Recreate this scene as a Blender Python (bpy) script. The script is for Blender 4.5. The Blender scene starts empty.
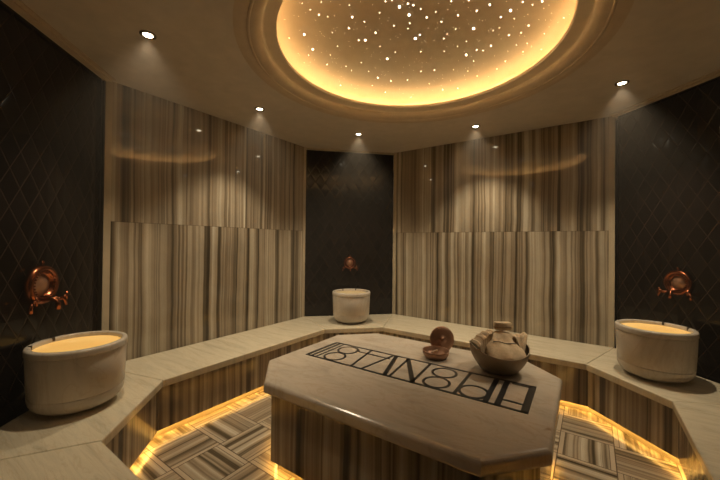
import bpy, bmesh, math, random
from mathutils import Vector, Matrix
PI = math.pi
C = bpy.context.scene.collection
S = bpy.context.scene
random.seed(7)

# ------------------------------------------------------------------ camera
F_PX, PITCH, ROLL, YAW, EYE = 328.85, 0.00825, -0.0108, 0.61271, 1.43
def cam_axes():
    c, s = math.cos(PITCH), math.sin(PITCH)
    fw, up, rt = Vector((0, c, s)), Vector((0, -s, c)), Vector((1, 0, 0))
    cr, sr = math.cos(ROLL), math.sin(ROLL)
    r2 = cr * rt - sr * up
    u2 = sr * rt + cr * up
    R = Matrix.Rotation(YAW, 3, 'Z')
    return R @ r2, R @ u2, R @ fw
RT, UP, FW = cam_axes()
cd = bpy.data.cameras.new('camera')
cd.sensor_width = 36; cd.lens = F_PX / 720 * 36; cd.clip_start = 0.05
cam = bpy.data.objects.new('camera', cd); C.objects.link(cam)
M = Matrix((RT, UP, -FW)).transposed().to_4x4(); M.translation = (0, 0, EYE)
cam.matrix_world = M
S.camera = cam
S.view_settings.view_transform = 'Standard'
S.view_settings.look = 'None'
S.view_settings.exposure = 0

# ------------------------------------------------------------------ node helpers
class NT:
    def __init__(self, name):
        self.m = bpy.data.materials.new(name); self.m.use_nodes = True
        self.t = self.m.node_tree; self.n = self.t.nodes; self.l = self.t.links
        self.b = self.n['Principled BSDF']
    def new(self, typ, **kw):
        x = self.n.new(typ)
        for k, v in kw.items(): setattr(x, k, v)
        return x
    def put(self, sock, v):
        if isinstance(v, bpy.types.NodeSocket): self.l.new(v, sock)
        elif v is not None: sock.default_value = v
    def math(self, op, a, b=None, c=None):
        x = self.new('ShaderNodeMath', operation=op)
        self.put(x.inputs[0], a)
        if b is not None: self.put(x.inputs[1], b)
        if c is not None: self.put(x.inputs[2], c)
        return x.outputs[0]
    def ramp(self, f, stops, interp='LINEAR'):
        x = self.new('ShaderNodeValToRGB'); x.color_ramp.interpolation = interp
        e = x.color_ramp.elements
        while len(e) < len(stops): e.new(0.5)
        for i, (p, c) in enumerate(stops):
            e[i].position = p; e[i].color = (*c, 1) if len(c) == 3 else c
        self.put(x.inputs[0], f); return x.outputs[0]
    def noise1(self, w, scale, detail=2, rough=.5):
        x = self.new('ShaderNodeTexNoise', noise_dimensions='1D')
        self.put(x.inputs['W'], w); x.inputs['Scale'].default_value = scale
        x.inputs['Detail'].default_value = detail; x.inputs['Roughness'].default_value = rough
        return x.outputs['Fac']
    def noise(self, vec, scale, detail=3, rough=.5, dist=0):
        x = self.new('ShaderNodeTexNoise')
        if vec is not None: self.put(x.inputs['Vector'], vec)
        x.inputs['Scale'].default_value = scale; x.inputs['Detail'].default_value = detail
        x.inputs['Roughness'].default_value = rough; x.inputs['Distortion'].default_value = dist
        return x.outputs['Fac']
    def mix(self, f, a, b, typ='MIX'):
        x = self.new('ShaderNodeMix', data_type='RGBA', blend_type=typ)
        self.put(x.inputs[0], f)
        for i, v in ((6, a), (7, b)):
            if isinstance(v, tuple): v = (*v[:3], 1)
            self.put(x.inputs[i], v)
        return x.outputs[2]
    def uv(self):
        x = self.new('ShaderNodeUVMap'); x.uv_map = 'UVMap'
        s = self.new('ShaderNodeSeparateXYZ'); self.l.new(x.outputs[0], s.inputs[0])
        return x.outputs[0], s.outputs[0], s.outputs[1]
    def combine(self, a, b, c=0.0):
        x = self.new('ShaderNodeCombineXYZ')
        self.put(x.inputs[0], a); self.put(x.inputs[1], b); self.put(x.inputs[2], c); return x.outputs[0]
    def bump(self, h, dist=.002, strength=1):
        x = self.new('ShaderNodeBump'); self.put(x.inputs['Height'], h)
        x.inputs['Distance'].default_value = dist; x.inputs['Strength'].default_value = strength
        self.l.new(x.outputs[0], self.b.inputs['Normal'])
    def fin(self, col=None, rough=None, metal=None, spec=None):
        if col is not None:
            if isinstance(col, tuple): col = (*col[:3], 1)
            self.put(self.b.inputs['Base Color'], col)
        if rough is not None: self.put(self.b.inputs['Roughness'], rough)
        if metal is not None: self.b.inputs['Metallic'].default_value = metal
        if spec is not None: self.b.inputs['Specular IOR Level'].default_value = spec
        return self.m

def striped(name, u, v, t, dark=1.0, seed=0.0, scale=1.0):
    """vein-cut striped marble: bands run along v"""
    wob = t.noise(t.combine(t.math('MULTIPLY', u, 2.0), t.math('MULTIPLY', v, 1.1), seed), 1.0, 2, .5)
    w = t.math('ADD', t.math('MULTIPLY_ADD', wob, .05, u), seed)
    big = t.noise1(w, 4.8 * scale, 2, .5)
    med = t.noise1(t.math('ADD', w, 31.7), 15 * scale, 2, .5)
    fine = t.noise1(t.math('ADD', w, 77.1), 44 * scale, 2, .5)
    f = t.math('ADD', t.math('MULTIPLY', big, .30), t.math('ADD', t.math('MULTIPLY', med, .50), t.math('MULTIPLY', fine, .20)))
    d = dark
    col = t.ramp(f, [(.33, (.040*d, .030*d, .018*d)), (.40, (.105*d, .082*d, .050*d)), (.45, (.21*d, .165*d, .110*d)),
                     (.505, (.32*d, .26*d, .18*d)), (.57, (.41*d, .355*d, .26*d)), (.65, (.54*d, .49*d, .38*d))])
    thin = t.noise1(t.math('ADD', w, 11.3), 17 * scale, 1, .5)
    ln = t.ramp(thin, [(.0, (1, 1, 1)), (.335, (1, 1, 1)), (.365, (.28, .24, .20)), (.395, (1, 1, 1))])
    col = t.mix(.7, col, ln, 'MULTIPLY')
    cl = t.noise(t.combine(t.math('MULTIPLY', u, 1.0), t.math('MULTIPLY', v, .35), seed), 6, 4, .6)
    cl = t.ramp(cl, [(.3, (.82, .80, .78)), (.7, (1.08, 1.06, 1.04))])
    return t.mix(1.0, col, cl, 'MULTIPLY')

def mat_wall(name, seam_z, panel=.62, dark=1.0, rough=.11, off=0.0):
    t = NT(name); _, u, v = t.uv()
    row = t.math('GREATER_THAN', v, seam_z)
    uu = t.math('ADD', u, t.math('MULTIPLY_ADD', row, .27, off))
    pid = t.math('FLOOR', t.math('DIVIDE', uu, panel))
    shift = t.math('ADD', t.math('MULTIPLY', t.math('PINGPONG', t.math('MULTIPLY', pid, 3.77), 5.3), 1.9),
                   t.math('MULTIPLY', row, 7.13))
    u2 = t.math('ADD', u, shift)
    col = striped(name, u2, v, t, dark)
    # hairline joints
    fr = t.math('PINGPONG', uu, panel * .5)
    j1 = t.math('LESS_THAN', t.math('ABSOLUTE', t.math('SUBTRACT', t.math('FRACT', t.math('DIVIDE', uu, panel)), .5)), .4985)
    j2 = t.math('GREATER_THAN', t.math('ABSOLUTE', t.math('SUBTRACT', v, seam_z)), .0022)
    j = t.math('MULTIPLY', j1, j2)
    jc = t.mix(j, (.55, .52, .5), (1, 1, 1))
    col = t.mix(1.0, col, jc, 'MULTIPLY')
    return t.fin(col, rough, spec=.5)

def mat_panel(name, dark=.8, rough=.12, seed=0.0):
    t = NT(name); _, u, v = t.uv()
    return t.fin(striped(name, t.math('ADD', u, seed), v, t, dark), rough)

def mat_bench(name, base=(.60, .53, .39), rough=.16, seed=0.0, rot=.5, st=3.2):
    t = NT(name)
    tc = t.new('ShaderNodeTexCoord').outputs['Object']
    mp = t.new('ShaderNodeMapping'); t.l.new(tc, mp.inputs[0]); mp.inputs['Location'].default_value = (seed, seed * .7, 0)
    mp.inputs['Rotation'].default_value = (0, 0, rot); mp.inputs['Scale'].default_value = (1, st, 1)
    n = t.noise(mp.outputs[0], 2.2, 6, .62, .8)
    c = t.ramp(n, [(.28, tuple(x * .80 for x in base)), (.45, base), (.60, tuple(min(1, x * 1.10) for x in base)), (.75, tuple(x * .93 for x in base))])
    v = t.noise(mp.outputs[0], 1.4, 5, .6, 2.2)
    vein = t.ramp(v, [(.47, (1, 1, 1)), (.50, (.80, .72, .62)), (.53, (1, 1, 1))])
    c = t.mix(.45, c, vein, 'MULTIPLY')
    sp = t.noise(tc, 5.0, 2, .5)
    spot = t.ramp(sp, [(.235, (.55, .42, .3)), (.255, (1, 1, 1))])
    c = t.mix(.8, c, spot, 'MULTIPLY')
    return t.fin(c, rough)

def mat_plain(name, col, rough=.5, metal=0, spec=.5):
    t = NT(name)
    tc = t.new('ShaderNodeTexCoord').outputs['Object']
    n = t.noise(tc, 9, 3, .6)
    c = t.ramp(n, [(.3, tuple(x * .92 for x in col)), (.7, tuple(min(1, x * 1.06) for x in col))])
    return t.fin(c, rough, metal, spec)

def mat_emit(name, col, strength):
    t = NT(name); t.fin((0, 0, 0), .5)
    t.b.inputs['Emission Color'].default_value = (*col, 1); t.b.inputs['Emission Strength'].default_value = strength
    return t.m

def mat_floor():
    t = NT('floor_basket_marble'); s = .325
    g = t.new('ShaderNodeTexCoord').outputs['Object']
    sp = t.new('ShaderNodeSeparateXYZ'); t.l.new(g, sp.inputs[0]); x, y = sp.outputs[0], sp.outputs[1]
    X = t.math('DIVIDE', t.math('ADD', x, 1.81 + s * 20), s); Y = t.math('DIVIDE', t.math('SUBTRACT', y, 1.35 - s * 20), s)
    i, j = t.math('FLOOR', X), t.math('FLOOR', Y)
    fx, fy = t.math('FRACT', X), t.math('FRACT', Y)
    par = t.math('MODULO', t.math('ADD', i, j), 2)
    # par==0 : stripes along X (bands vary with y)
    def sel(a, b):   # par ? a : b
        return t.math('ADD', t.math('MULTIPLY', a, par), t.math('MULTIPLY', b, t.math('SUBTRACT', 1.0, par)))
    across, along = sel(x, y), sel(y, x)
    fa, fl = sel(fx, fy), sel(fy, fx)
    cell = t.math('ADD', t.math('MULTIPLY', i, 3.17), t.math('MULTIPLY', j, 5.71))
    c = striped('f', t.math('ADD', t.math('MULTIPLY', across, 1.15), cell), along, t, 1.05)
    # cream border strips along both sides of every block
    ed = t.math('ABSOLUTE', t.math('SUBTRACT', fa, .5))
    brd = t.math('GREATER_THAN', ed, .405)
    c = t.mix(t.math('MULTIPLY', brd, .8), c, (.50, .41, .29))
    el = t.math('ABSOLUTE', t.math('SUBTRACT', fl, .5))
    line = t.math('MAXIMUM', t.math('GREATER_THAN', ed, .49), t.math('GREATER_THAN', el, .49))
    l2 = t.math('LESS_THAN', t.math('ABSOLUTE', t.math('SUBTRACT', ed, .405)), .006)
    c = t.mix(t.math('MAXIMUM', line, l2), c, (.10, .07, .045))
    return t.fin(c, .2)

def mat_diamond():
    t = NT('black_quilted_tile'); _, u, v = t.uv()
    w, h = .135, .215
    a = t.math('DIVIDE', u, w); b = t.math('DIVIDE', v, h)
    p, q = t.math('ADD', a, b), t.math('SUBTRACT', a, b)
    def d(z):
        return t.math('SUBTRACT', .5, t.math('ABSOLUTE', t.math('SUBTRACT', t.math('FRACT', z), .5)))   # 0 at joint
    m = t.math('MINIMUM', d(p), d(q))
    hgt = t.math('POWER', t.math('MULTIPLY', m, 2.0), .45)
    cell = t.combine(t.math('FLOOR', p), t.math('FLOOR', q))
    wn = t.new('ShaderNodeTexWhiteNoise', noise_dimensions='2D'); t.l.new(cell, wn.inputs['Vector'])
    col = t.mix(wn.outputs['Value'], (.005, .0035, .003), (.010, .007, .006))
    col = t.mix(t.math('LESS_THAN', m, .022), col, (.03, .018, .012))
    t.fin(col, .13, spec=.22)
    t.bump(hgt, .004, .35)
    return t.m

M_WL = mat_wall('striped_marble_left', 1.58, .66, 1.0, .045, .1)
M_WR = mat_wall('striped_marble_right', 1.575, .66, 1.0, .045, 3.3)
M_WO = mat_wall('striped_marble_other', 1.58, .66, 1.0, .12, 5.9)
M_PANEL = mat_panel('brown_striped_marble', .85, .13, 2.0)
M_PANEL2 = mat_panel('brown_striped_marble_platform', .80, .13, 9.4)
M_SLAB = mat_bench('cream_platform_marble', (.50, .43, .345), .2, 4.0)
M_BASIN = mat_bench('pale_basin_marble', (.52, .46, .38), .22, 8.0)
M_FLOOR = mat_floor()
M_DIA = mat_diamond()
M_CEIL = mat_plain('ceiling_paint', (.58, .50, .41), .42)
M_MOLD = mat_plain('moulding_paint', (.54, .42, .29), .6)
M_DOME = mat_plain('dome_paint', (.31, .215, .135), .6)
M_TRIM = mat_plain('cream_trim', (.46, .38, .26), .3)
M_COP = mat_plain('polished_copper', (.25, .085, .04), .24, 1.0)
M_COPD = mat_plain('hammered_copper', (.34, .19, .12), .40, .6)
M_BOWL = mat_plain('aged_copper_bowl', (.26, .20, .13), .42, .5)
M_INK = mat_plain('black_inlay', (.012, .011, .010), .3)
M_CHROME = mat_plain('dark_nickel', (.35, .31, .25), .25, 1.0)
M_COVE = mat_emit('cove_led', (1.0, .71, .31), 88.0)
M_KICK = mat_emit('kick_led', (1.0, .55, .12), 40.0)
M_STAR = mat_emit('star_point', (1.0, .86, .62), 15.0)
M_STARS = mat_emit('star_point_dim', (1.0, .84, .58), 3.5)
M_LAMP = mat_emit('lamp_lens', (1.0, .86, .62), 26.0)
M_DARK = mat_plain('dark_slot', (.02, .016, .012), .5)
M_DOOR = mat_plain('dark_door', (.10, .06, .035), .4)

# ------------------------------------------------------------------ mesh helpers
def add_uv(bm):
    uvl = bm.loops.layers.uv.get('UVMap') or bm.loops.layers.uv.new('UVMap')
    bm.normal_update()
    for f in bm.faces:
        n = f.normal
        if abs(n.z) > .7:
            for l in f.loops: l[uvl].uv = (l.vert.co.x, l.vert.co.y)
        else:
            t = Vector((-n.y, n.x, 0)); t = t.normalized() if t.length > 1e-6 else Vector((1, 0, 0))
            for l in f.loops: l[uvl].uv = (l.vert.co.dot(t), l.vert.co.z)

def link(name, bm, mat, parent=None, smooth=False, loc=None, angle=None):
    add_uv(bm)
    me = bpy.data.meshes.new(name); bm.to_mesh(me); bm.free()
    me.materials.append(mat)
    if smooth:
        for p in me.polygons: p.use_smooth = True
        if angle: me.set_sharp_from_angle(angle=angle)
    o = bpy.data.objects.new(name, me); C.objects.link(o)
    if parent: o.parent = parent
    if loc: o.location = loc
    return o

def tag(o, label=None, cat=None, group=None, kind=None):
    if label: o['label'] = label
    if cat: o['category'] = cat
    if group: o['group'] = group
    if kind: o['kind'] = kind
    return o

def empty(name, loc, rz=0, **kw):
    o = bpy.data.objects.new(name, None); C.objects.link(o)
    o.location = loc; o.rotation_euler = (0, 0, rz); o.empty_display_size = .1
    return tag(o, **kw)

def prism(bm, poly, z0, z1, bevel=0, seg=3):
    """closed prism over plan polygon (CCW)"""
    b2 = bmesh.new()
    lo = [b2.verts.new((x, y, z0)) for x, y in poly]; hi = [b2.verts.new((x, y, z1)) for x, y in poly]
    n = len(poly)
    b2.faces.new(list(reversed(lo))); b2.faces.new(hi)
    for i in range(n): b2.faces.new((lo[i], lo[(i + 1) % n], hi[(i + 1) % n], hi[i]))
    bmesh.ops.recalc_face_normals(b2, faces=b2.faces)
    if bevel:
        ed = [e for e in b2.edges if abs(e.verts[0].co.z - e.verts[1].co.z) < 1e-6]
        bmesh.ops.bevel(b2, geom=ed, offset=bevel, segments=seg, affect='EDGES', profile=.5)
    me = bpy.data.meshes.new('t'); b2.to_mesh(me); b2.free(); bm.from_mesh(me); bpy.data.meshes.remove(me)
    return bm

def band(p, q, t0, t1, side=1):
    """quad footprint along segment p->q, between perpendicular offsets t0 and t1 (left side positive)"""
    p, q = Vector(p), Vector(q); d = (q - p).normalized(); n = Vector((-d.y, d.x)) * side
    return [tuple(p + n * t0), tuple(q + n * t0), tuple(q + n * t1), tuple(p + n * t1)]

def lathe(bm, prof, seg=64, M4=None, close=False):
    rings = []
    for r, z in prof:
        if r < 1e-6:
            rings.append([bm.verts.new((0, 0, z))])
        else:
            rings.append([bm.verts.new((r * math.cos(2 * PI * k / seg), r * math.sin(2 * PI * k / seg), z)) for k in range(seg)])
    pairs = list(zip(rings, rings[1:]))
    if close: pairs.append((rings[-1], rings[0]))
    for a, b in pairs:
        for k in range(seg):
            k2 = (k + 1) % seg
            if len(a) == 1 and len(b) == 1: continue
            if len(a) == 1: bm.faces.new((a[0], b[k2], b[k]))
            elif len(b) == 1: bm.faces.new((a[k], a[k2], b[0]))
            else: bm.faces.new((a[k], a[k2], b[k2], b[k]))
    bmesh.ops.recalc_face_normals(bm, faces=bm.faces)
    if M4 is not None: bmesh.ops.transform(bm, matrix=M4, verts=[v for rg in rings for v in rg])
    return bm

def tube(bm, pts, r, seg=12):
    pts = [Vector(p) for p in pts]
    rs = r if isinstance(r, (list, tuple)) else [r] * len(pts)
    prev = None; rings = []
    up = Vector((0, 0, 1))
    for i, p in enumerate(pts):
        d = (pts[min(i + 1, len(pts) - 1)] - pts[max(i - 1, 0)]).normalized()
        a = d.cross(up) if abs(d.dot(up)) < .95 else d.cross(Vector((1, 0, 0)))
        a.normalize()
        if prev is not None and a.dot(prev) < 0: a = -a
        prev = a; b = d.cross(a)
        rings.append([bm.verts.new(p + rs[i] * (math.cos(2 * PI * k / seg) * a + math.sin(2 * PI * k / seg) * b)) for k in range(seg)])
    for A, B in zip(rings, rings[1:]):
        for k in range(seg): bm.faces.new((A[k], A[(k + 1) % seg], B[(k + 1) % seg], B[k]))
    bm.faces.new(rings[0]); bm.faces.new(list(reversed(rings[-1])))
    bmesh.ops.recalc_face_normals(bm, faces=bm.faces)
    return bm

# ------------------------------------------------------------------ room plan
H = 2.71
P0, A, B, Cc, D, E = (-2.32, .07), (-3.165, .96), (-3.165, 3.21), (-2.30, 4.09), (.19, 4.09), (1.05, 3.23)
Gr = (1.05, -1.35); N1 = (-1.15, .07); N2 = (-1.15, -1.35)
T = .12
def wall(name, p, q, mat, rec=0.0, z0=0, z1=H + .02):
    # room interior is on the right of p->q when walking clockwise, wall thickness to the left
    bm = bmesh.new(); prism(bm, band(p, q, rec, T), z0, z1)
    return tag(link(name, bm, mat), kind='structure')
wall('wall_left', A, B, M_WL)
wall('wall_right', Cc, D, M_WR)
wall('wall_left_corner', P0, A, M_DIA, .03)
wall('wall_center_corner', B, Cc, M_DIA, .03)
wall('wall_right_corner', D, E, M_DIA, .03)
wall('wall_side', E, Gr, M_WO)
wall('wall_near', N1, P0, M_WO)
wall('wall_entry', N2, N1, M_WO)
wall('wall_front', Gr, N2, M_WO)

# cream edge strips at both ends of the striped walls, and the head strip of the dark corners
def edge_strip(name, p, q):
    p, q = Vector(p), Vector(q); d = (q - p).normalized(); w = .048
    bm = bmesh.new()
    prism(bm, band(p, p + d * w, -.006, .03), BT_ - .005, H)
    prism(bm, band(q - d * w, q, -.006, .03), BT_ - .005, H)
    return tag(link(name, bm, M_TRIM), kind='structure')
BT_ = .43
edge_strip('trim_1', A, B); edge_strip('trim_2', Cc, D)
bm = bmesh.new(); prism(bm, band(B, Cc, -.004, .032), H - .022, H)
tag(link('trim_3', bm, M_TRIM), kind='structure')

# ceiling crown lines (thin stepped moulding) along the dark corner walls
def crown(name, p, q):
    bm = bmesh.new(); prism(bm, band(p, q, -.045, 0), H - .018, H); prism(bm, band(p, q, -.075, -.045), H - .008, H)
    return tag(link(name, bm, M_MOLD), kind='structure')
crown('trim_4', P0, A); crown('trim_5', D, E)

# floor
bm = bmesh.new(); prism(bm, [(-3.35, -1.5), (1.2, -1.5), (1.2, 4.25), (-3.35, 4.25)], -.06, 0)
tag(link('floor', bm, M_FLOOR), kind='structure')

# door behind the camera
bm = bmesh.new(); prism(bm, [(-.45, -1.349), (.45, -1.349), (.45, -1.31), (-.45, -1.31)], 0, 2.1, .004)
dr = tag(link('door_1', bm, M_DOOR), kind='structure')
bm = bmesh.new(); tube(bm, [(.36, -1.31, 1.0), (.36, -1.26, 1.0), (.36, -1.25, 1.05), (.36, -1.25, 1.3), (.36, -1.26, 1.35), (.36, -1.31, 1.35)], .01)
link('door_handle', bm, M_CHROME, dr, True)

# ceiling plate with circular opening
RC = (-1.015, 2.100); R_OUT = 1.185
def ceiling():
    bm = bmesh.new()
    x0, x1, y0, y1 = -3.35, 1.2, -1.5, 4.25
    angs = sorted([2 * PI * k / 160 for k in range(160)] + [math.atan2(y - RC[1], x - RC[0]) % (2 * PI) for x in (x0, x1) for y in (y0, y1)])
    inn, out = [], []
    for a in angs:
        c, s = math.cos(a), math.sin(a)
        tx = ((x1 if c > 0 else x0) - RC[0]) / c if abs(c) > 1e-9 else 1e9
        ty = ((y1 if s > 0 else y0) - RC[1]) / s if abs(s) > 1e-9 else 1e9
        t = min(tx, ty)
        inn.append((RC[0] + c * R_OUT, RC[1] + s * R_OUT)); out.append((RC[0] + c * t, RC[1] + s * t))
    for z in (H, H + .05):
        vi = [bm.verts.new((*p, z)) for p in inn]; vo = [bm.verts.new((*p, z)) for p in out]
        n = len(angs)
        for k in range(n): bm.faces.new((vi[k], vi[(k + 1) % n], vo[(k + 1) % n], vo[k]))
    bmesh.ops.recalc_face_normals(bm, faces=bm.faces)
    return bm
tag(link('ceiling', ceiling(), M_CEIL), kind='structure')
# stepped round moulding
prof = [(1.20, H + .0), (1.185, H - .003), (1.172, H - .002), (1.160, H + .002), (1.146, H + .002), (1.140, H - .004), (1.132, H - .005), (1.126, H + .001)]
for k in range(9):
    a = k / 8 * PI / 2; prof.append((1.122 - .070 * math.sin(a), H + .046 - .045 * math.cos(a)))
prof += [(1.048, H + .050), (1.040, H + .056), (.976, H + .060), (.967, H + .064), (.964, H + .080), (.970, H + .088),
         (1.20, H + .088), (1.20, H + .0)]
prof = [(q if q > 1.19 else q * .983, z) for q, z in prof]
bm = lathe(bmesh.new(), prof, 128)
tag(link('trim_6', bm, M_MOLD, None, True, (*RC, 0), .6), kind='structure')

# ------------------------------------------------------------------ starlight dome
R_D, Z_D0, Z_D1 = 1.10, H + .09, H + .205
def dome_z(r):
    """height of the dome surface above radius r"""
    if r >= R_D: return Z_D0
    if r <= R_D - .17: return Z_D1
    t = (R_D - r) / .17
    return Z_D0 + (Z_D1 - Z_D0) * math.sqrt(max(0, 1 - (1 - t) ** 2))
dome = empty('starlight_ceiling', (*RC, Z_D1), label='round recessed ceiling dome glowing golden at its rim and dotted with star lights', cat='ceiling light')
prof = [(R_D, Z_D0 - Z_D1)] + [(R_D - .17 * (1 - math.cos(a)), (Z_D0 - Z_D1) * (1 - math.sin(a))) for a in [k / 16 * PI / 2 for k in range(1, 17)]] + [(.4, 0), (0, 0)]
link('dome_panel', lathe(bmesh.new(), prof, 128), M_DOME, dome, True)
bm = bmesh.new()
lathe(bm, [(1.077 + .006 * math.cos(a), .006 * math.sin(a)) for a in [k / 8 * 2 * PI for k in range(8)]], 128, close=True)
link('light_strip', bm, M_COVE, dome, True, (0, 0, Z_D0 + .006 - Z_D1))

def ray(u, v):
    return (FW * F_PX + RT * (u - 360) + UP * (240 - v)).normalized()
def hit_dome(u, v):
    d = ray(u, v); o = Vector((0, 0, EYE))
    t = (H + .09 - EYE) / d.z
    while t < 8:
        p = o + d * t; r = math.hypot(p.x - RC[0], p.y - RC[1])
        if p.z >= dome_z(r) - .004: return p
        t += .004
    return None
SL = [(267,124,3),(298,178,3),(487,145,3),(532,280,3),(566,212,3),(610,25,3.4),(645,54,3.4),(667,139,3.4),(320,53,2),(440,62,2.4),(428,102,2),(524,118,2.2),(350,232,2),(579,292,2.2),(639,287,2.2),(484,78,1.6),(351,60,1.3),(376,57,1.2),(289,35,1.5),(260,12,1.3),(396,17,1.2),(430,19,1.6),(329,7,1.4),(247,59,1.1),(197,70,1.1),(213,137,1.3),(283,199,1.7),(289,225,1),(341,132,1),(369,117,1.3),(387,166,1.3),(432,167,1.2),(463,145,1.8),(413,118,1),(457,104,1),(507,108,1),(539,46,1.4),(539,68,1.2),(513,17,1.1),(560,5,1.7),(583,2,1.4),(640,13,2),(660,19,2.2),(686,32,1.3),(708,63,1.7),(590,93,1.6),(613,123,1),(569,75,1),(641,103,1.4),(647,84,1.4),(683,125,1.8),(705,150,1),(577,141,1),(540,167,1.3),(595,188,1.3),(630,205,1),(671,212,1),(686,186,1.4),(688,257,1.4),(692,226,1),(597,221,1),(517,187,1),(482,191,1),(473,225,1.5),(418,239,1.5),(400,242,1),(437,254,1.5),(361,198,1.3),(366,210,1),(388,210,1),(499,257,1.3),(512,308,1.3),(548,309,1),(555,256,1),(398,307,1.9),(411,283,1),(559,332,1.7),(621,262,1),(352,253,1),(545,268,1),(673,292,1),(610,322,1),(652,350,1.3)]
SR = [(326,38,3.2),(193,103,3.2),(166,198,3.2),(251,17,2.2),(204,39,2),(137,56,2),(24,63,2),(77,78,1.8),(57,43,1.3),(113,4,1.8),(176,2,1.8),(100,35,1.2),(2,33,1.3),(291,62,1.9),(339,67,1.3),(370,7,1.8),(405,17,1.6),(440,5,2.4),(446,30,1.2),(388,52,1.2),(391,92,2.1),(428,71,1),(472,72,1),(518,64,1.3),(311,5,1.2),(285,100,1.3),(263,110,1.3),(320,127,1.9),(364,118,1.4),(447,121,1.4),(256,165,2),(292,140,1),(237,72,1),(129,105,1.3),(97,122,1.3),(85,139,1.8),(29,101,1),(2,125,1.3),(17,147,1),(50,145,1),(167,149,1.4),(135,168,1.4),(87,184,1.4),(40,209,1),(3,186,1.3),(193,220,1.5),(204,180,1.9),(227,182,1.5),(268,201,1),(316,187,1),(347,162,1.4),(386,156,1.4),(371,187,1.4),(437,178,1.3),(230,230,1),(307,221,1.9),(277,248,1.3),(172,255,1.3),(122,251,1.4),(52,253,1.9),(83,226,1),(2,257,1.3),(205,273,1.3),(81,283,1),(25,226,1),(33,302,1.3),(50,290,1),(82,323,2),(136,318,1.9),(164,287,1),(110,290,1),(45,325,1),(170,72,1),(215,145,1)]
stars = [(230 + a / 3.6, b / 3.6, s) for a, b, s in SL] + [(420 + a / 3.6, b / 3.6, s) for a, b, s in SR]
stars.sort(key=lambda k: -k[2])
def star_blob(bm, c, r):
    bmesh.ops.create_icosphere(bm, subdivisions=1, radius=r, matrix=Matrix.Translation(c))
base_bm = bmesh.new(); star_blob(base_bm, (0, 0, 0), 1.0)
small = bmesh.new(); n_part = 0; proto = None
for u, v, s in stars:
    p = hit_dome(u, v)
    if p is None: continue
    q = p - Vector((*RC, Z_D1))
    rad = .0012 * s ** 1.45
    if n_part < 100:
        if proto is None:
            proto = link('star_light', base_bm, M_STAR, dome, True); o = proto
        else:
            o = proto.copy(); C.objects.link(o); o.parent = dome
        o.location = q; o.scale = (rad, rad, rad)
        n_part += 1
    else:
        star_blob(small, q, rad)
for k in range(230):      # the part of the dome out of frame, and the faintest points
    a = random.uniform(0, 2 * PI); r = math.sqrt(random.random()) * .98
    x, y = r * math.cos(a), r * math.sin(a)
    w = Vector((x + RC[0], y + RC[1], dome_z(r))) - Vector((0, 0, EYE))
    vpx = 240 - F_PX * w.dot(UP) / w.dot(FW)
    rad = random.choice((.003, .004, .005, .007, .009)) if vpx < -2 else .0014
    star_blob(small, (x, y, dome_z(r) - Z_D1), rad)
tag(link('star_points', small, M_STARS, dome), kind='stuff')

# ------------------------------------------------------------------ recessed downlights
def copy_tree(o, parent=None):
    c = o.copy(); C.objects.link(c)
    if parent: c.parent = parent
    for ch in list(o.children): copy_tree(ch, c)
    return c
def make_downlight():
    r = empty('recessed_downlight', (0, 0, 0))
    bm = lathe(bmesh.new(), [(.028, -.002), (.030, -.007), (.038, -.009), (.045, -.006), (.047, 0), (.028, 0)], 40, close=True)
    link('trim_ring', bm, M_CHROME, r, True)
    bm = lathe(bmesh.new(), [(0, -.010), (.014, -.0085), (.024, -.005), (.028, -.001), (0, -.001)], 24)
    link('lamp_lens', bm, M_LAMP, r, True)
    return r
DL = [((-2.262, .899), 'recessed downlight in the ceiling above the left stone basin'),
      ((-2.62, 2.02), 'recessed downlight in the ceiling beside the long left striped wall'),
      ((-2.244, 3.139), 'recessed downlight in front of the dark centre corner panel'),
      ((-1.033, 3.63), 'recessed downlight over the far bench, between the dome and right striped wall'),
      ((.193, 3.286), 'recessed downlight in the ceiling above the right stone basin'),
      ((.58, 2.05), None), ((-1.03, .45), None)]
dl0 = None
for (x, y), lab in DL:
    ld = bpy.data.lights.new('downlight_lamp', 'SPOT'); ld.energy = 88; ld.color = (1, .82, .57)
    ld.spot_size = 1.65; ld.spot_blend = .75; ld.shadow_soft_size = .025
    lo = bpy.data.objects.new('downlight_lamp', ld); C.objects.link(lo); lo.location = (x, y, H - .03)
    if x < -2.2 and y < 1: ld.energy = 62
    if lab is None: ld.energy = 6
    d = make_downlight() if dl0 is None else copy_tree(dl0)
    dl0 = dl0 or d
    d.location = (x, y, H)
    tag(d, lab or ('recessed downlight over the entry side bench' if x < 0 else 'recessed downlight over the bench on the near right side'), 'downlight', 'recessed downlights around the star dome')

# ------------------------------------------------------------------ stone benches
LI, LJ, LE, LF, LG, LH = (-2.51, 1.13), (-1.995, .614), (-2.51, 2.886), (-2.022, 3.374), (-.031, 3.375), (.434, 2.911)
BT = .43
def inset(pts, r):
    """offset open chain of lip points to the wall side (left of travel direction)"""
    out = []
    for i, p in enumerate(pts):
        p = Vector(p)
        def nrm(a, b):
            d = (Vector(b) - Vector(a)).normalized(); return Vector((-d.y, d.x))
        if i == 0: n = nrm(pts[0], pts[1]); out.append(p + n * r)
        elif i == len(pts) - 1: n = nrm(pts[-2], pts[-1]); out.append(p + n * r)
        else:
            n1, n2 = nrm(pts[i - 1], pts[i]), nrm(pts[i], pts[i + 1]); m = (n1 + n2).normalized()
            out.append(p + m * (r / m.dot(n1)))
    return [tuple(v) for v in out]
lip = [(-1.17, .614), LJ, LI, LE, LF, LG, LH, (.434, .9)]
wl = [(-1.17, .072), P0, A, B, Cc, D, E, (1.05, .9)]
c_front0, c_front1 = inset(lip, .03), inset(lip, .05)
c_led0, c_led1 = inset(lip, .052), inset(lip, .066)
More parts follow.
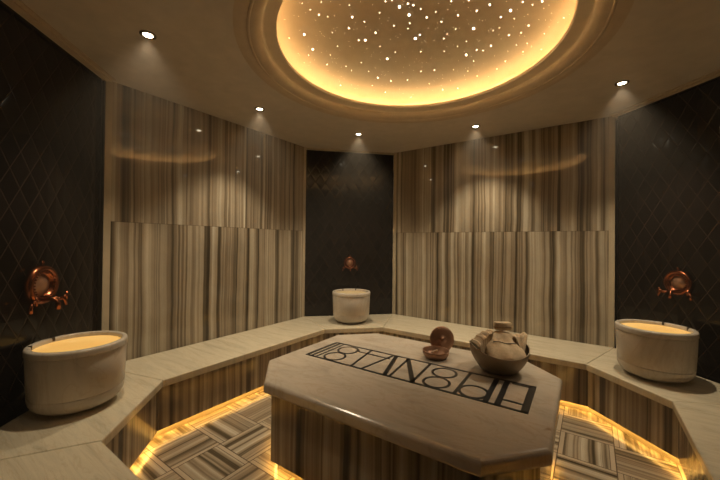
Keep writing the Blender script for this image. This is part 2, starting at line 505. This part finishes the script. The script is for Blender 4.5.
c_k0, c_k1 = inset(lip, .072), inset(lip, .092)
names = ['near left bench section by the entrance, cream marble top in the lower left corner',
         'left corner bench section with cream marble top carrying the left basin',
         'long left bench section with cream marble top below the left striped wall',
         'far centre corner bench section with cream marble top carrying the far basin',
         'long far bench section with cream marble top below the right striped wall',
         'right corner bench section with cream marble top carrying the right basin',
         'near right bench section with cream marble top at the right frame edge']
gap = .0012
for i in range(7):
    o = empty('stone_bench', ((lip[i][0] + lip[i + 1][0] + wl[i][0] + wl[i + 1][0]) / 4, (lip[i][1] + lip[i + 1][1] + wl[i][1] + wl[i + 1][1]) / 4, 0),
              label=names[i], cat='bench', group='marble bench sections around the room')
    off = Vector(o.location)
    def loc(poly):
        return [(x - off.x, y - off.y) for x, y in poly]
    def quad(ca, cb):
        a, b, c, d = Vector(ca[i]), Vector(ca[i + 1]), Vector(cb[i + 1]), Vector(cb[i])
        e = (b - a).normalized() * gap
        return loc([tuple(a + e), tuple(b - e), tuple(c - e), tuple(d + e)])
    w2 = inset(wl, -.006)
    bm = prism(bmesh.new(), quad(lip, w2), BT - .055, BT, .009, 3)
    dv = Vector(lip[i + 1]) - Vector(lip[i])
    link('seat_slab', bm, mat_bench('cream_bench_marble', seed=i * 3.7, rot=-math.atan2(dv.y, dv.x), st=9), o)
    bm = prism(bmesh.new(), quad(c_front0, c_front1), .062, BT - .055)
    link('front_panel', bm, M_PANEL, o)
    bm = prism(bmesh.new(), quad(c_led0, c_led1), .070, .078)
    link('light_strip', bm, M_KICK, o)
    bm = prism(bmesh.new(), quad(c_k0, c_k1), 0, BT - .056)
    link('plinth', bm, M_TRIM, o)
    if i in (0, 6):
        k, w = (0, 0) if i == 0 else (7, 7)
        a, b = Vector(c_front1[k]), Vector(w2[w])
        d = (Vector(lip[1]) - Vector(lip[0])).normalized() if i == 0 else (Vector(lip[6]) - Vector(lip[7])).normalized()
        pl = [tuple(a + d * .03), tuple(b + d * .03), tuple(b + d * .05), tuple(a + d * .05)]
        bm = prism(bmesh.new(), loc(pl), 0, BT - .056); link('end_panel', bm, M_PANEL, o)

# ------------------------------------------------------------------ central platform
ST = .565
plat = empty('marble_platform', (-1.04, 2.03, 0), .021, label='large octagonal marble platform with black inlaid lettering in the middle of the room', cat='platform')
def octa(hx, hy, c):
    return [(-hx, -hy + c), (-hx + c, -hy), (hx - c + .045, -hy), (hx, -hy + c - .03), (hx, hy - c + .05), (hx - c + .05, hy), (-hx + c, hy), (-hx, hy - c)]
def octa_in(r, hx=.90, hy=.685, c=.275):
    return octa(hx - r, hy - r, c - r * (2 - math.sqrt(2)))
link('top_slab', prism(bmesh.new(), octa_in(0), ST - .076, ST, .022, 4), M_SLAB, plat)
def ring_prism(r0, r1, z0, z1):
    a, b = octa_in(r0), octa_in(r1); bm = bmesh.new()
    for k in range(8):
        k2 = (k + 1) % 8
        prism(bm, [a[k], a[k2], b[k2], b[k]], z0, z1)
    return bm
link('side_panel', ring_prism(.045, .065, .062, ST - .076), M_PANEL2, plat)
link('light_strip', ring_prism(.068, .080, .070, .078), M_KICK, plat)
link('plinth', prism(bmesh.new(), octa_in(.086), 0, ST - .077), M_TRIM, plat)

# inlaid lettering: thin black stone strips flush in the top
TZ = ST + .0004; TT = .0016
def tx(x, y): return (x - .765 + .007, y - .193 + .022)
def stroke(bm, p, q, w):
    a, b = Vector(tx(*p)), Vector(tx(*q)); d = (b - a).normalized(); n = Vector((-d.y, d.x)) * w * (.62 if w < .02 else .5)
    prism(bm, [tuple(a - n), tuple(b - n), tuple(b + n), tuple(a + n)], TZ - .004, TZ + TT)
def ringstroke(bm, c, rx, ry, w, seg=40):
    cx, cy = tx(*c)
    P = lambda k, e: (cx + (rx + e) * math.cos(2 * PI * k / seg), cy + (ry + e) * math.sin(2 * PI * k / seg))
    for k in range(seg):
        prism(bm, [P(k, -w / 2), P(k, w / 2), P(k + 1, w / 2), P(k + 1, -w / 2)][::-1], TZ - .004, TZ + TT - .0002)
TW, TH = 1.535, .386
bm = bmesh.new()
for p, q, w in (((0, .007), (TW, .007), .016), ((0, TH - .007), (TW, TH - .007), .014), ((.009, 0), (.009, TH), .019), ((TW - .018, 0), (TW - .018, TH), .038)):
    stroke(bm, p, q, w)
link('lettering_frame', bm, M_INK, plat)
letters = [
    [((.050, .0), (.050, TH), .017), ((.092, .0), (.092, TH), .012)],
    [('o', (.205, .100), .079, .081), ('o', (.205, .272), .079, .081)],
    [((.420, .005), (.362, TH - .01), .013), ((.268, .292), (.575, .292), .013)],
    [((.505, .005), (.565, TH - .01), .013), ((.690, .005), (.588, TH - .01), .030)],
    [((.725, .005), (.690, TH - .01), .013), ((.690, TH - .02), (.890, .01), .032), ((.885, .005), (.862, TH - .01), .015)],
    [('o', (1.010, .099), .079, .081), ('o', (1.000, .272), .077, .080)],
    [((1.150, .005), (1.146, TH - .01), .016), ('o', (1.236, .100), .079, .084), ((1.322, .005), (1.312, TH - .01), .030)],
    [((1.384, .005), (1.374, TH - .01), .032), ((1.392, .095), (1.510, .095), .013), ((1.405, .355), (1.510, .355), .012)],
]
for L in letters:
    bm = bmesh.new()
    for s in L:
        if s[0] == 'o': ringstroke(bm, s[1], s[2], s[3], .017)
        else: stroke(bm, *s)
    link('inlaid_letter', bm, M_INK, plat)

# ------------------------------------------------------------------ basins
def make_basin():
    r = empty('marble_basin', (0, 0, 0))
    R, h = .242, .385
    p = [(0, 0), (.122, 0), (.130, .003), (.136, .010)]
    for k in range(9):
        a = k / 8 * PI / 2; p.append((.136 + .0915 * math.sin(a), .098 - .086 * math.cos(a)))
    p += [(.2285, .104), (.2260, .108), (.2285, .112), (.233, .20), (.2375, h - .052), (.2350, h - .048), (.2350, h - .044), (.2415, h - .040),
          (R, h - .012), (R - .003, h - .004), (R - .010, h), (R - .024, h), (R - .030, h - .004), (R - .032, h - .012)]
    p += [(R - .034, h - .06), (R - .044, h - .16), (R - .075, h - .25), (R - .12, h - .295), (.06, h - .31), (0, h - .312)]
    link('bowl', lathe(bmesh.new(), p, 96), M_BASIN, r, True, angle=.9)
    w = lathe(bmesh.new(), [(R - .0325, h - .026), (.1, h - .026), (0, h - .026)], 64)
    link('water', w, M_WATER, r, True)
    for s in (-1, 1):     # two small slots on the wall side of the rim (local +Y)
        b = bmesh.new(); a = PI / 2 + s * .42
        c = Vector((math.cos(a), math.sin(a))); n = Vector((-c.y, c.x))
        q = [c * (R - .034) - n * .007, c * (R - .034 + .018) - n * .007, c * (R - .034 + .018) + n * .007, c * (R - .034) + n * .007]
        prism(b, [tuple(v) for v in q], h - .02, h + .0035, .001)
        link('rim_slot', b, M_DARK, r)
    return r
t = NT('basin_water'); tc = t.new('ShaderNodeTexCoord').outputs['Object']
t.fin((.80, .62, .34), .12, spec=.5); t.bump(t.noise(tc, 9, 2, .5), .004, .25)
t.b.inputs['Emission Color'].default_value = (1.0, .62, .22, 1); t.b.inputs['Emission Strength'].default_value = .0
M_WATER = t.m
t = NT('basin_water_added_glow'); tc = t.new('ShaderNodeTexCoord').outputs['Object']
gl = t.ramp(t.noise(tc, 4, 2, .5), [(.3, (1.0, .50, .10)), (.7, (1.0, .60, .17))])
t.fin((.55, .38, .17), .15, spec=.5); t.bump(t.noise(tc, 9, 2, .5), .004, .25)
t.put(t.b.inputs['Emission Color'], gl); t.b.inputs['Emission Strength'].default_value = .60  # emission added so the side basins look lit inside; no lamp under the water
M_WATER_GLOW = t.m
basin0 = make_basin()
BAS = [((-2.548, .664), PI * .75, 'left stone basin on the corner bench below a copper tap, its interior lit yellow'),
       ((-2.49, 3.365), PI * .25, 'smallest looking stone basin, standing in the far corner before the dark centre panel'),
       ((.40, 3.375), -PI * .25, 'right stone basin on the corner bench before the dark right panel')]
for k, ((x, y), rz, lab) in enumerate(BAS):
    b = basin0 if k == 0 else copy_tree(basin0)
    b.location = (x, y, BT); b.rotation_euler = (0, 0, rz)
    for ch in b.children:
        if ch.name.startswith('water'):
            ch.data = ch.data.copy(); ch.data.materials[0] = M_WATER if k == 1 else M_WATER_GLOW
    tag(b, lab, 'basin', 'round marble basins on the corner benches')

# ------------------------------------------------------------------ copper taps (local -Y points into the room)
def RX(a): return Matrix.Rotation(a, 4, 'X')
def make_tap():
    r = empty('copper_tap', (0, 0, 0))
    bm = lathe(bmesh.new(), [(0, .004), (.060, .004), (.066, .012), (.072, .024), (.082, .032), (.094, .030), (.102, .020), (.105, .008), (.104, 0), (0, 0)], 48, RX(PI / 2))
    # beaded ring
    for k in range(28):
        a = 2 * PI * k / 28
        bmesh.ops.create_icosphere(bm, subdivisions=1, radius=.0055, matrix=Matrix.Translation((.070 * math.cos(a), -.026, .070 * math.sin(a))))
    link('wall_plate', bm, M_COP, r, True)
    bm = lathe(bmesh.new(), [(0, .026), (.018, .024), (.034, .016), (.048, .008), (.058, .006), (.058, 0), (0, 0)], 32, RX(PI / 2))
    link('center_boss', bm, M_COPD, r, True)
    bm = bmesh.new()
    tube(bm, [(0, -.01, -.072), (0, -.05, -.070), (0, -.075, -.078), (0, -.086, -.098), (0, -.087, -.128)], [.015, .013, .012, .011, .013])
    link('spout', bm, M_COP, r, True)
    bm = bmesh.new(); bmesh.ops.create_uvsphere(bm, u_segments=12, v_segments=8, radius=.009, matrix=Matrix.Translation((0, -.012, .118)))
    tube(bm, [(0, -.012, .095), (0, -.012, .116)], .005); link('finial', bm, M_COP, r, True)
    for s in (-1, 1):
        bm = bmesh.new()
        tube(bm, [(s * .060, -.012, -.075), (s * .085, -.030, -.088), (s * .105, -.040, -.085), (s * .118, -.044, -.100), (s * .119, -.045, -.128)], [.012, .012, .012, .010, .011])
        v = link('valve', bm, M_COP, r, True)
        bm = bmesh.new()
        tube(bm, [(s * .105, -.040, -.085), (s * .105, -.060, -.072)], .006)
        tube(bm, [(s * .105 - .022, -.060, -.072), (s * .105 + .022, -.060, -.072)], .0055)
        tube(bm, [(s * .105, -.060, -.094), (s * .105, -.060, -.050)], .0055)
        link('handle', bm, M_COP, v, True)
    return r
tap0 = make_tap()
r2 = math.sqrt(.5)
TAPS = [((-2.775, .525, 1.150), PI * .75, 1.18, 'round copper wall tap on the dark left panel above the left basin'),
        ((-2.732 - .02, 3.650 + .02, 1.150), PI * .25, .85, 'small copper wall tap on the dark centre panel above the far basin'),
        ((.572 + .02, 3.708 + .02, 1.130), -PI * .25, 1.0, 'round copper wall tap on the dark right panel above the right basin')]
for k, (p, rz, sc, lab) in enumerate(TAPS):
    o = tap0 if k == 0 else copy_tree(tap0)
    o.location = p; o.rotation_euler = (0, 0, rz); o.scale = (sc, sc, sc)
    tag(o, lab, 'tap', 'copper wall taps over the basins')

# ------------------------------------------------------------------ things on the platform
# small copper soap bowl
bm = lathe(bmesh.new(), [(0, 0), (.060, 0), (.084, .008), (.096, .028), (.100, .055), (.098, .058), (.094, .055), (.088, .030), (.070, .014), (.044, .007), (0, .006)], 48)
sb = link('copper_bowl', bm, M_COPD, None, True, (-.962, 2.385, ST + .001))
tag(sb, 'small shallow copper bowl standing on the platform before an upright round copper dish', 'bowl')
# upright dish standing on its rim behind the bowl
bm = lathe(bmesh.new(), [(0, .006), (.045, .005), (.080, .0), (.098, -.006), (.101, -.003), (.098, .001), (.076, .007), (.045, .013), (.012, .014), (.011, .019), (.006, .022), (0, .022)], 48)
dd = link('copper_dish', bm, M_COPD, None, True)
dd.matrix_world = Matrix.Translation((-.968, 2.528, ST + .104)) @ Matrix.Rotation(YAW + .12, 4, 'Z') @ Matrix.Rotation(PI / 2 - .16, 4, 'X')
tag(dd, 'round copper dish standing upright on edge behind the small copper bowl', 'dish')
# soap piece in the small bowl
bm = bmesh.new(); tube(bm, [(-.034, 0, 0), (-.024, 0, 0), (0, .004, .008), (.024, .002, .022), (.034, 0, .030)], [.006, .011, .013, .011, .005])
so = link('soap_bar', bm, mat_plain('cream_soap', (.50, .36, .25), .45), None, True, (-.972, 2.385, ST + .030))
so.rotation_euler = (0, -.1, -.5)
tag(so, 'small pale twisted soap piece resting in the small copper bowl', 'soap')

# large copper bowl with towels
BX, BY = -.515, 2.40; BR, BH = .190, .165
def bowl_r(z):      # outer radius of the bowl at height z
    return .100 + (BR - .100) * math.sin(min(1, z / BH) * PI / 2) ** .80
def towel_bowl():
    p = [(0, 0), (.090, 0), (.100, .004)]
    for k in range(1, 13): z = .004 + (BH - .004) * k / 12; p.append((bowl_r(z), z))
    p += [(BR + .0015, BH + .003), (BR - .005, BH + .003)]
    for k in range(12, 0, -1): z = .010 + (BH - .010) * k / 12; p.append((bowl_r(z) - .006, z))
    p += [(.08, .008), (0, .008)]
    bm = lathe(bmesh.new(), p, 64)
    for v in bm.verts:      # hand beaten rim: lower at the front, higher at the two sides
        r_ = math.hypot(v.co.x, v.co.y)
        if r_ < .01: continue
        fr = (v.co.x * math.sin(YAW) - v.co.y * math.cos(YAW)) / r_
        v.co.z *= 1 + (-.20 * max(0, fr) ** 1.5 + .09 * (1 - abs(fr)) ** 1.2) * min(1, v.co.z / BH)
    return bm
bb = link('towel_bowl', towel_bowl(), M_BOWL, None, True, (BX, BY, ST + .001))
tag(bb, 'large wide brown copper bowl holding towels, on the right end of the platform', 'bowl')

t = NT('cream_towel'); _tc = t.new('ShaderNodeTexCoord').outputs['Object']
t.fin(t.ramp(t.noise(_tc, 60, 3, .6), [(.3, (.58, .44, .28)), (.7, (.72, .56, .38))]), .9, spec=.2); t.bump(t.noise(_tc, 240, 2, .6), .002, .5)
M_TOWEL = t.m
t = NT('striped_towel'); _tc = t.new('ShaderNodeTexCoord').outputs['Object']; sx = t.new('ShaderNodeSeparateXYZ'); t.l.new(_tc, sx.inputs[0])
st = t.math('LESS_THAN', t.math('FRACT', t.math('MULTIPLY', sx.outputs[0], 62.0)), .30)
t.fin(t.mix(st, (.62, .49, .33), (.40, .27, .17)), .9, spec=.2); t.bump(t.noise(_tc, 200, 2, .6), .002, .5)
M_TOWEL2 = t.m
CR = YAW  # the cloths face the room
def inside(x, y, z, m=.012):
    """keep a cloth point within the bowl below its rim"""
    if z < BH + .012:
        R = bowl_r(max(z, .01)) - m; r = math.hypot(x, y)
        if r > R: x, y = x * R / r, y * R / r
    return (x, y, z)
def cloth(name, f, nu, nv, mat, thick, label, cat='towel'):
    bm = bmesh.new(); g = [[bm.verts.new(f(i / nu, j / nv)) for j in range(nv + 1)] for i in range(nu + 1)]
    for i in range(nu):
        for j in range(nv): bm.faces.new((g[i][j], g[i + 1][j], g[i + 1][j + 1], g[i][j + 1]))
    o = link(name, bm, mat, None, True, (BX, BY, ST)); o.rotation_euler = (0, 0, CR)
    m = o.modifiers.new('solid', 'SOLIDIFY'); m.thickness = thick; m.offset = 0
    return tag(o, label, cat)
# broad smooth towel: from the front rim of the bowl up and back to a soft shoulder
def f_front(a, b):
    u = a * 2 - 1
    if b < .7:
        t = b / .7; y = -.160 * math.sqrt(max(.08, 1 - .42 * u * u)) * (1 - t) + .040 * t; z = .120 + .124 * t ** .8
    else:
        t = (b - .7) / .3; y = .040 + .070 * t; z = .244 - .012 * t * t
    x = .014 + u * (.128 - .012 * min(1, b / .7))
    z += .003 * math.sin(a * 17 + b * 4) - .016 * abs(u) ** 4 + .006 * math.sin(b * 9) * (1 - u * u)
    return inside(x, y, z, .018)
cloth('folded_towel', f_front, 30, 26, M_TOWEL, .010, 'cream folded towel sloping up out of the front of the large bowl')
def f_left(a, b):
    x = -.168 + .140 * a; zt = .180 + .078 * math.sin(a * PI / 2) + .004 * math.sin(a * 22)
    if b < .4:
        t = b / .4; z = .125 + (zt - .125) * math.sin(t * PI / 2); y = -.085 + .075 * a + .030 * t - .03 * (1 - a) * t; x = x * (.86 + .14 * t) - .035 * a * (1 - t)
    else:
        t = (b - .4) / .6; z = zt + .006 * math.sin(t * 5); y = -.055 + .045 * a + (.135 - .03 * a) * t + .03 * (1 - a) * (t - 1)
    return inside(x, y, z, .014)
cloth('striped_towel', f_left, 36, 14, M_TOWEL2, .006, 'finely striped cream bath cloth at the left side of the large bowl')
def f_right(a, b):
    x = .100 + .102 * a; zt = .226 + .018 * a + .006 * math.sin(a * 15)
    if b < .5:
        t = b / .5; z = .118 + (zt - .118) * t ** .8; y = -.085 + .055 * t + .05 * a * t; x = .118 + (x - .118) * (.25 + .75 * t) ** 1.2 + .006 * math.sin(a * 12 + t * 3)
    else:
        t = (b - .5) / .5; z = zt - .012 * t * t + .004 * math.sin(t * 6 + a * 4); y = -.030 + .05 * a + .090 * t * (1 - .4 * a)
    return inside(x, y, z, .014)
cloth('draped_towel', f_right, 26, 18, M_TOWEL, .006, 'cream bath cloth with a pointed corner rising at the right of the large bowl')
# folded wash mitt on top
bm = prism(bmesh.new(), [(-.058, -.026), (.052, -.028), (.056, .024), (-.054, .026)], 0, .054, .010, 3)
wm = link('wash_mitt', bm, M_TOWEL, None, True, (BX + .006, BY + .088, ST + .262)); wm.rotation_euler = (-.06, 0, CR)
tag(wm, 'small folded cream wash mitt on top of the towels in the large bowl', 'mitt')
bm = prism(bmesh.new(), [(-.0595, -.0275), (.0535, -.0295), (.0575, .0255), (-.0555, .0275)], .016, .021, .001, 1)
link('seam_band', bm, mat_plain('mitt_band', (.34, .23, .14), .8), wm)
# dark cord across the towel
bm = bmesh.new(); pts = []
for k in range(13):
    a = .22 + .58 * k / 12; v = Vector(f_front(a, .44 - .08 * (k / 12))); pts.append(v + Vector((0, -.006, .0085)))
tube(bm, pts, .0026, 6)
ob = link('dark_cord', bm, M_DARK, None, True, (BX, BY, ST)); ob.rotation_euler = (0, 0, CR)
tag(ob, 'thin dark cord lying across the cream towel in the large bowl', 'cord')

# ------------------------------------------------------------------ ambient
w = bpy.data.worlds.new('world'); S.world = w; w.use_nodes = True
w.node_tree.nodes['Background'].inputs[0].default_value = (.9, .65, .4, 1)
w.node_tree.nodes['Background'].inputs[1].default_value = .02
vs = w.node_tree.nodes.new('ShaderNodeVolumeScatter')     # light steam filling the bath
vs.inputs['Color'].default_value = (1, .88, .74, 1); vs.inputs['Density'].default_value = .022; vs.inputs['Anisotropy'].default_value = .35
w.node_tree.links.new(vs.outputs[0], w.node_tree.nodes['World Output'].inputs['Volume'])
S.cycles.use_denoising = True
S.cycles.max_bounces = 8; S.cycles.diffuse_bounces = 5; S.cycles.glossy_bounces = 4
S.cycles.sample_clamp_indirect = 6
